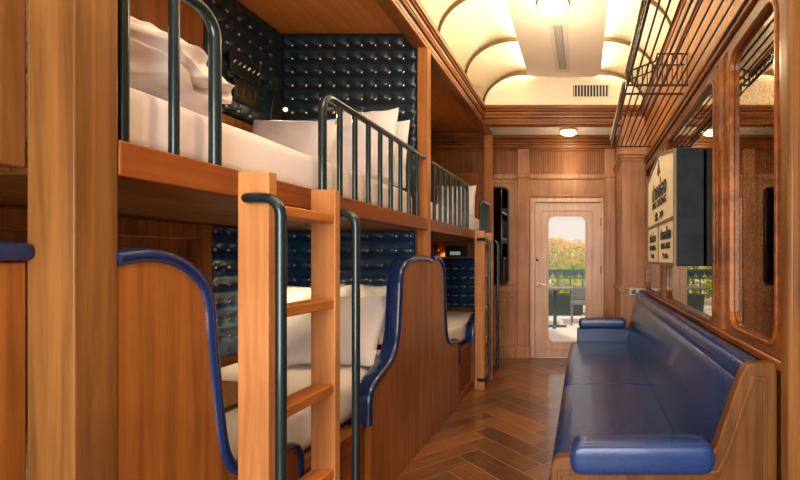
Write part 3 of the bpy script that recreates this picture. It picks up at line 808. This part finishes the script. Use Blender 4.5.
# ------------------------------------------------------------------ luggage racks
def rack(y0, y1, label, fence_end, bridge):
    t = thing('luggage_rack', (0.47, (y0 + y1) / 2, zA(1.09)), label, 'luggage rack', 'overhead luggage racks')
    xf, xw, z = 0.280, XR - 0.004, zA(1.09)
    obj('front_rail', B().tube([(xf - 0.006, y0, z + 0.075), (xf - 0.006, y1, z + 0.075)], 0.013, 10), 'gold', t, label='gilt front rail')
    obj('lower_rail', B().tube([(xf, y0, z), (xf, y1, z)], 0.009, 8), 'rack', t)
    obj('middle_rail', B().tube([(xf - 0.003, y0, z + 0.038), (xf - 0.003, y1, z + 0.038)], 0.005, 8), 'rack', t)
    for k in range(1, 9):
        x = xf + 0.0445 * k
        obj('rod', B().tube([(x, y0, z), (x, y1, z)], 0.0058, 8), 'rack', t)
    ys = [y0, y1] + ([y1 + 0.16] if False else [])
    for y in ys:
        obj('cross_bar', B().tube([(xf, y, z), (xw, y, z)], 0.0075, 8), 'rack', t)
    n = int((y1 - y0) / 0.062)
    first = None
    for k in range(n + 1):
        y = y0 + (y1 - y0) * k / n
        if first is None: first = obj('fence_bar', B().tube([(xf, y, z), (xf - 0.006, y, z + 0.075)], 0.0042, 6), 'rack', t); f0 = y
        else: copy_part(first, t, (0, y - f0, 0))
    if fence_end:
        y = y1
        top = [(xf, z + 0.085), (0.455, z + 0.150)]; mid = [(xf, z + 0.030), (0.43, z + 0.085)]
        b = B().tube([(top[0][0], y, top[0][1]), (top[1][0], y, top[1][1])], 0.006, 8)
        b.tube([(0.455, y, z + 0.15), (0.47, y, z + 0.198), (xw, y, z + 0.198)], 0.006, 8)
        b.tube([(mid[0][0], y, mid[0][1]), (mid[1][0], y, mid[1][1]), (0.455, y, z + 0.128), (xw - 0.02, y, z + 0.128)], 0.005, 8)
        obj('end_fence', b, 'rack', t)
        for k in range(13):
            x = xf + (xw - 0.01 - xf) * k / 12
            zt = z + 0.085 + (x - xf) / 0.175 * 0.065 if x < 0.455 else z + 0.198
            obj('end_bar', B().tube([(x, y, z), (x, y, zt)], 0.0042, 6), 'rack', t)
    if bridge:
        for k in range(0, 9):
            x = xf + 0.0445 * k
            obj('link_rod', B().tube([(x, y0 - 0.145, z), (x, y0, z)], 0.005, 6), 'rack', t)
    return t
rack(0.85, 2.965, 'near bronze luggage rack with the raised end fence above the mirrors', True, False)
rack(3.12, 4.60, 'far bronze luggage rack ending at the boxed column by the door', False, True)

# ------------------------------------------------------------------ sign
t = thing('station_sign', (0.58, 3.0, zA(-0.05)), 'pentagonal cream station sign in a black case with Thai lettering on the mirrored wall', 'sign')
sy0, sy1, sx = 2.555, 3.62, 0.50
sm = (sy0 + sy1) / 2
pent = [(sy0, zA(-0.045)), (sy1, zA(-0.045)), (sy1, zA(0.575)), (sm, zA(0.685)), (sy0, zA(0.598))]
obj('case', B().prism(pent, 'X', sx + 0.006, XR - 0.012), 'signcase', t, 0.004)
def shrink(poly, k): 
    cy = sum(p[0] for p in poly) / len(poly); cz = sum(p[1] for p in poly) / len(poly)
    return [(cy + (p[0] - cy) * k, cz + (p[1] - cz) * k) for p in poly]
obj('border', B().ring(pent, shrink(pent, 0.955), 'X', sx - 0.006, sx + 0.008), 'signframe', t)
obj('face_board', B().prism(shrink(pent, 0.96), 'X', sx, sx + 0.006), 'signface', t)
obj('divider', B().box(sx - 0.005, sx + 0.002, sy0 + 0.02, sy1 - 0.02, zA(0.215), zA(0.232)), 'signframe', t)
obj('divider', B().box(sx - 0.005, sx + 0.002, sm - 0.008 + 0.02, sm + 0.008 + 0.02, zA(-0.04), zA(0.215)), 'signframe', t)
def text(body, yc, zc, height, width, name='lettering'):
    cu = bpy.data.curves.new('tmp', 'FONT'); cu.body = body; cu.size = 1.0; cu.extrude = 0.0; cu.align_x = 'CENTER'; cu.resolution_u = 3
    cu.offset = 0.012
    to = bpy.data.objects.new('tmp', cu); COL.objects.link(to)
    bpy.context.view_layer.update()
    dg = bpy.context.evaluated_depsgraph_get()
    me = bpy.data.meshes.new_from_object(to.evaluated_get(dg))
    bpy.data.objects.remove(to)
    if not me.vertices: return
    xs = [v.co.x for v in me.vertices]; ys = [v.co.y for v in me.vertices]
    cx, cy = (min(xs) + max(xs)) / 2, (min(ys) + max(ys)) / 2
    kx = width / max(1e-6, max(xs) - min(xs)); ky = height / max(1e-6, max(ys) - min(ys))
    # reading direction on a face looking towards -X: text runs towards -Y
    for v in me.vertices:
        v.co = Vector((sx - 0.0035, yc - (v.co.x - cx) * kx, zc + (v.co.y - cy) * ky))
    me.materials.clear(); me.materials.append(M['ink'])
    o = bpy.data.objects.new(name, me); COL.objects.link(o)
    o.parent = t; o.location = -wpos(t)
    md = o.modifiers.new('solid', 'SOLIDIFY'); md.thickness = 0.003; md.offset = 0
    return o
text('ปากช่อง', sm, zA(0.458), 0.13, 0.56)
text('PAK CHONG', sm, zA(0.362), 0.048, 0.54)
text('北 冲', sm, zA(0.278), 0.058, 0.34)
text('ซับม่วง', sm + 0.27, zA(0.145), 0.070, 0.28)
text('SAP MUANG', sm + 0.27, zA(0.072), 0.034, 0.28)
text('7 กม.', sm + 0.27, zA(0.015), 0.034, 0.17)
text('ปางอโศก', sm - 0.25, zA(0.150), 0.075, 0.36)
text('PANG ASOK', sm - 0.25, zA(0.075), 0.038, 0.32)
text('9 กม.', sm - 0.25, zA(0.015), 0.036, 0.20)
# small flourish at the top of the sign
cz = zA(0.60)
fl = spath([(sm, cz + 0.045), (sm + 0.02, cz), (sm + 0.055, cz - 0.03), (sm + 0.02, cz - 0.062), (sm, cz - 0.05), (sm - 0.045, cz - 0.045), (sm - 0.015, cz - 0.012), (sm, cz + 0.045)], 4)
obj('emblem', B().prism([tuple(p) for p in fl[:-1]], 'X', sx - 0.005, sx + 0.001), 'ink', t, label='small dark flourish at the top of the sign')

# ------------------------------------------------------------------ lamps, vents, switches
def ceiling_lamp(x, y, z, r, label, drop, power=9):
    t = thing('ceiling_lamp', (x, y, z), label, 'lamp', 'round ceiling lamps')
    obj('base_ring', B().lathe([(r * 1.06, 0.0), (r * 1.10, -0.010), (r * 1.10, -0.026), (r * 1.0, -0.030)], (x, y, z), 32), 'brass', t)
    pr = [(r * 0.99, -0.024)] + [(r * math.cos(a), -0.03 - drop * math.sin(a)) for a in [PI / 2 * k / 7 for k in range(7)]] + [(0.004, -0.03 - drop)]
    obj('glass_bowl', B().lathe(pr, (x, y, z), 32), 'glow', t, label='lit glass bowl')
    for k in range(3):
        a = 0.5 + k * 2 * PI / 3
        obj('clip', B().tube([(x + r * 1.08 * math.cos(a), y + r * 1.08 * math.sin(a), z - 0.01), (x + r * 1.12 * math.cos(a), y + r * 1.12 * math.sin(a), z - 0.05)], 0.006, 8), 'brass', t)
    ld = bpy.data.lights.new('lamp_light', 'POINT'); ld.energy = power; ld.color = (1, 0.80, 0.50); ld.shadow_soft_size = 0.1
    lo = bpy.data.objects.new('lamp_light', ld); COL.objects.link(lo); lo.location = (x, y, z - 0.44)
    return t
ceiling_lamp(-0.226, 3.57, zA(1.955), 0.118, 'large lit ceiling lamp on the vault panel', 0.055, 15)
ceiling_lamp(-0.20, 1.30, zA(1.955), 0.118, 'unseen ceiling lamp added for fill light on the vault panel nearest the viewer', 0.055, 20)  # out-of-view lamp added to brighten the sofa and bedding
ceiling_lamp(-0.17, 5.52, zA(1.51), 0.095, 'small lit lamp on the low ceiling in front of the door', 0.045, 4)

t = thing('ceiling_vent', (-0.21, 4.4, zA(1.945)), 'long narrow white air vent in the vault panel', 'vent')
vz = zA(1.955)
obj('frame', B().ring([(-0.285, 3.90), (-0.135, 3.90), (-0.135, 4.92), (-0.285, 4.92)], [(-0.248, 3.94), (-0.172, 3.94), (-0.172, 4.87), (-0.248, 4.87)], 'Z', vz - 0.010, vz), 'white', t, 0.003)
obj('backing', B().box(-0.248, -0.172, 3.94, 4.87, vz - 0.003, vz - 0.001), 'ventgrey', t)
obj('slats', B().box(-0.226, -0.222, 3.94, 4.87, vz - 0.009, vz - 0.003).box(-0.212, -0.208, 3.94, 4.87, vz - 0.009, vz - 0.003).box(-0.198, -0.194, 3.94, 4.87, vz - 0.009, vz - 0.003), 'white', t)
t = thing('wall_vent', (0.087, YV, zA(1.75)), 'white wall vent with dark vertical slots in the cream lunette', 'vent')
obj('frame', B().ring(R4(-0.125, 0.300, zA(1.735), zA(1.895)), R4(-0.108, 0.283, zA(1.752), zA(1.878)), 'Y', YV - 0.010, YV), 'cream', t, 0.002)
obj('backing', B().box(-0.108, 0.283, YV - 0.003, YV - 0.0005, zA(1.752), zA(1.878)), 'black', t)
for k in range(12):
    x = -0.100 + k * 0.0335
    obj('slat', B().box(x, x + 0.011, YV - 0.009, YV - 0.003, zA(1.752), zA(1.878)), 'white', t)

# outlet on the column
t = thing('power_outlet', (0.55, 4.93, zA(-0.40)), 'grey metal double socket plate on the boxed column above the far armrest', 'outlet')
obj('plate', B().prism(rrect(0.485, 0.655, zA(-0.39), zA(-0.318), 0.008), 'Y', 4.915, 4.9205), 'grey', t, 0.002)
for x in (0.53, 0.61):
    obj('socket', B().prism(rrect(x - 0.024, x + 0.024, zA(-0.376), zA(-0.332), 0.008), 'Y', 4.911, 4.9155), 'black', t)

# switch plates on the tufted side panel
def switch_plate(y0, y1, z0, z1, mat, label, n):
    t = thing('switch_plate', (XL + 0.035, (y0 + y1) / 2, z0), label, 'switch', 'switch plates in the upper bunk')
    x = XL + 0.0375
    obj('plate', B().prism(rrect(y0, y1, z0, z1, 0.008), 'X', x - 0.0, x + 0.008), mat, t, 0.002)
    obj('rim', B().ring(rrect(y0 - 0.008, y1 + 0.008, z0 - 0.008, z1 + 0.008, 0.010), rrect(y0, y1, z0, z1, 0.008), 'X', x - 0.0, x + 0.012), 'black', t, 0.002)
    for k in range(n):
        y = y0 + (y1 - y0) * (k + 0.5) / n
        if mat == 'black':
            obj('toggle', B().tube([(x + 0.006, y, (z0 + z1) / 2), (x + 0.022, y, (z0 + z1) / 2 + 0.012)], [0.008, 0.006], 8), 'button', t)
        else:
            obj('rocker', B().box(x + 0.006, x + 0.013, y - 0.026, y + 0.026, (z0 + z1) / 2 - 0.03, (z0 + z1) / 2 + 0.03), 'bronze', t, 0.003)
switch_plate(2.745, 2.985, zA(1.095), zA(1.215), 'black', 'black upper plate with shiny toggle switches on the dark tufted wall', 6)
switch_plate(2.775, 2.945, zA(0.945), zA(1.055), 'bronze', 'bronze lower plate with rockers under the toggle switches', 3)

def reading_lamp(base, arm_top, head, aim, label, power=9, bulb='bulb'):
    t = thing('reading_lamp', base, label, 'lamp', 'small reading lamps')
    base, head, aim = Vector(base), Vector(head), Vector(aim).normalized()
    obj('stem', B().tube([base, Vector(arm_top), head], 0.009, 8), 'black', t)
    b = B().tube([head - aim * 0.035, head + aim * 0.03], [0.016, 0.021], 14)
    obj('lamp_head', b, 'black', t)
    obj('bulb', B().tube([head + aim * 0.028, head + aim * 0.034], [0.012, 0.007], 12), bulb, t, label='lit bulb')
    ld = bpy.data.lights.new('reading_light', 'SPOT'); ld.energy = power; ld.color = (1, 0.75, 0.36); ld.spot_size = 2.2; ld.spot_blend = 0.6; ld.shadow_soft_size = 0.015
    lo = bpy.data.objects.new('reading_light', ld); COL.objects.link(lo); lo.location = head + aim * 0.045
    lo.rotation_euler = aim.to_track_quat('-Z', 'Y').to_euler()
reading_lamp((XL + 0.04, 3.10, zA(0.90)), (XL + 0.06, 3.10, zA(1.04)), (XL + 0.13, 3.09, zA(0.985)), (0.75, -0.45, -0.45), 'lit reading lamp on a dark stem in the corner above the upper pillows')
reading_lamp((XL + 0.04, 2.82, zA(-0.06)), (XL + 0.07, 2.82, zA(0.03)), (XL + 0.12, 2.82, zA(0.02)), (0.45, 0.15, -0.9), 'reading lamp over the lower bed hidden behind the ladder')
t = thing('bed_socket', (-1.98, 3.2, zA(0.86)), 'brass ringed socket low on the dark tufted partition beside the reading lamp', 'socket')
obj('ring', B().ring([(-1.86 + 0.045 * math.cos(a), zA(0.835) + 0.036 * math.sin(a)) for a in [2 * PI * k / 24 for k in range(24)]], [(-1.86 + 0.028 * math.cos(a), zA(0.835) + 0.022 * math.sin(a)) for a in [2 * PI * k / 24 for k in range(24)]], 'Y', 3.215, 3.234), 'brass', t, 0.003)
obj('core', B().lathe([(0.027, 0), (0.024, -0.012), (0.004, -0.014)], (-1.86, 3.230, zA(0.835)), 16, 'Y'), 'bronze', t)

# shelf radio in the niche of the far lower bunk
struct('trim_24', B().box(XL + 0.01, -1.17, 5.42, 5.56, zA(-0.002), zA(0.016)), 'wood_x', 'niche shelf above the tufted panel of the far bunk', 'trim')
t = thing('bedside_radio', (-1.62, 5.47, zA(0.016)), 'dark rounded radio with a greenish dial in the niche of the far lower bunk', 'radio')
obj('casing', B().prism(rrect(-1.60, -1.36, zA(0.016), zA(0.135), 0.02), 'Y', 5.44, 5.53), 'black', t, 0.004)
obj('dial', B().box(-1.54, -1.42, 5.436, 5.441, zA(0.035), zA(0.075)), 'screen', t)
reading_lamp((-1.70, 5.50, zA(0.02)), (-1.70, 5.50, zA(0.11)), (-1.70, 5.47, zA(0.12)), (0.5, 0.2, -0.8), 'small reading lamp glowing in the niche of the far lower bunk', 2.0, 'bulb_dim')

# ------------------------------------------------------------------ outside the door
struct('ground_terrace', B().box(-30, 30, Y1 + 0.07, 45, -0.20, -0.06), 'terrace', 'pale terrace outside the door', 'ground')
RY = 11.2
t = thing('terrace_railing', (-0.3, RY, -0.06), 'dark green scalloped iron railing outside beyond the door', 'railing')
obj('top_rail', B().box(-2.4, 1.8, RY - 0.04, RY + 0.04, 0.90, 0.98), 'outgreen', t)
obj('lower_rail', B().box(-2.4, 1.8, RY - 0.03, RY + 0.03, 0.76, 0.79), 'outgreen', t)
b = B()
for k in range(20):
    x = -2.3 + k * 0.21
    b.prism([(x + 0.10 * math.cos(a), 0.90 - 0.11 * math.sin(a)) for a in [PI * q / 8 for q in range(9)]], 'Y', RY - 0.012, RY + 0.012)
obj('scallops', b, 'outgreen', t)
for k in range(15):
    x = -2.35 + k * 0.29
    obj('baluster', B().box(x, x + 0.03, RY - 0.015, RY + 0.015, -0.06, 0.90), 'outgreen', t)
for x in (-1.4, 0.1):
    o = recentre(obj('planter_box', B().prism([(x, -0.06), (x + 1.38, -0.06), (x + 1.42, 0.42), (x - 0.04, 0.42)], 'Y', RY - 0.55, RY - 0.12), 'planter', None, 0.02))
    tag(o, 'long dark planter at the foot of the terrace railing ' + ('at the hinge side' if x > 0 else 'behind the patio table'), 'planter', 'dark planters on the terrace')
t = thing('patio_table', (-0.55, 8.9, -0.06), 'grey patio table on a single leg outside the door', 'table')
obj('table_top', B().box(-1.0, -0.20, 8.6, 9.2, 0.66, 0.70), 'outgrey', t, 0.005)
obj('leg', B().tube([(-0.53, 8.9, -0.04), (-0.53, 8.9, 0.66)], 0.035, 10), 'outgreen', t)
obj('foot', B().box(-0.75, -0.31, 8.87, 8.93, -0.06, -0.02).box(-0.56, -0.50, 8.68, 9.12, -0.06, -0.02), 'outgreen', t)
t = thing('patio_chair', (0.0, 9.3, -0.06), 'grey patio armchair beside the terrace table', 'chair')
obj('seat', B().box(-0.25, 0.25, 9.1, 9.6, 0.34, 0.40), 'outgrey', t, 0.01)
obj('backrest', B().box(-0.25, 0.25, 9.55, 9.61, 0.40, 0.66), 'outgrey', t, 0.01)
for x in (-0.24, 0.20):
    for y in (9.11, 9.56): obj('leg', B().box(x, x + 0.04, y, y + 0.04, -0.06, 0.34), 'outgrey', t)
def shrub(x, y, r, h, lab, mix, cat='shrub'):
    t = thing('shrub', (x, y, -0.06), lab, cat, 'shrubs beyond the terrace')
    obj('stem', B().tube([(x, y, -0.06), (x + 0.03, y, h * 0.5), (x, y, h * 0.8)], [0.06, 0.045, 0.02], 8), 'bark', t)
    for nm, mt, z0, z1, cnt in (('foliage', 'leaf_green', 0.1, h, 2600), ('autumn_leaves', 'leaf_orange', h * 0.72, h * 1.10, int(1300 * mix))):
        b = B()
        for k in range(cnt):
            a = random.uniform(0, 2 * PI); zz = random.uniform(z0, z1); f = (zz / h)
            rad = r * math.sqrt(max(0.02, 1 - abs(f - 0.5) ** 2 * 2.6)) * random.uniform(0.5, 1.0) ** 0.5
            c = Vector((x + rad * math.cos(a), y + rad * 0.8 * math.sin(a), zz)) + noise.noise_vector(Vector((a * 2, zz * 3, x))) * 0.12
            s_ = random.uniform(0.03, 0.06)
            u = Vector((random.gauss(0, 1), random.gauss(0, 1), random.gauss(0, 1))).normalized(); w = u.orthogonal().normalized()
            b.bm.faces.new([b.bm.verts.new(c + u * s_), b.bm.verts.new(c + w * s_ * 0.6), b.bm.verts.new(c - u * s_), b.bm.verts.new(c - w * s_ * 0.6)])
        obj(nm, b, mt, t)
shrub(-1.80, 13.2, 0.62, 1.52, 'leftmost yellow green shrub beyond the terrace railing', 0.7)
shrub(-0.85, 14.6, 0.62, 1.66, 'yellow green shrub set farther back at the handle side of the door pane', 1.0)
shrub(-0.25, 13.1, 0.62, 1.54, 'yellow green shrub with orange tips in the middle of the door pane', 1.0)
shrub(0.45, 15.9, 0.62, 1.64, 'yellow green shrub set back at the hinge side of the door pane', 1.0)
shrub(1.32, 13.2, 0.62, 1.54, 'rightmost yellow green shrub beyond the terrace railing', 0.8)

# ------------------------------------------------------------------ lights
def area(name, loc, rot, sx_, sy_, power, col, spread=PI):
    ld = bpy.data.lights.new(name, 'AREA'); ld.shape = 'RECTANGLE'; ld.size = sx_; ld.size_y = sy_; ld.energy = power; ld.color = col; ld.spread = spread
    o = bpy.data.objects.new(name, ld); COL.objects.link(o); o.location = loc; o.rotation_euler = rot
    return o
# cove strips lying on top of the hung panel
WARM = (1.0, 0.84, 0.58)
area('cove_strip', (-0.52, 1.9, zA(1.990)), (0, math.radians(90 + 12), 0), 0.03, 6.2, 38, WARM)
area('cove_strip', (0.12, 1.9, zA(1.990)), (0, math.radians(-90 - 12), 0), 0.03, 6.2, 38, WARM)
# fill light added in the made-up rear opening, and daylight through the door
area('rear_fill', (-0.27, Y0 - 0.02, 1.35), (math.radians(90), 0, 0), 1.7, 1.9, 85, (1.0, 0.97, 0.94))
sun = bpy.data.lights.new('sun', 'SUN'); sun.energy = 2.4; sun.angle = 0.05; sun.color = (1, 0.93, 0.82)
so = bpy.data.objects.new('sun', sun); COL.objects.link(so); so.rotation_euler = (math.radians(35), math.radians(20), 0)

w = bpy.data.worlds.new('world'); sc.world = w; w.use_nodes = True
bg = w.node_tree.nodes['Background']; bg.inputs['Color'].default_value = (1.0, 0.90, 0.82, 1); bg.inputs['Strength'].default_value = 0.62

# ------------------------------------------------------------------ camera
cam = bpy.data.cameras.new('camera'); co = bpy.data.objects.new('camera', cam); COL.objects.link(co)
co.location = (0, 0, E); co.rotation_euler = (math.radians(90), 0, 0)
cam.sensor_width = 36; cam.lens = F / 800 * 36; cam.shift_x = -183 / 800; cam.shift_y = 18 / 800
cam.clip_start = 0.02; cam.clip_end = 200
sc.camera = co
sc.view_settings.view_transform = 'Standard'
try: sc.view_settings.look = 'None'
except Exception: pass
sc.view_settings.exposure = 0.58; sc.view_settings.gamma = 1.0
sc.view_settings.use_curve_mapping = False
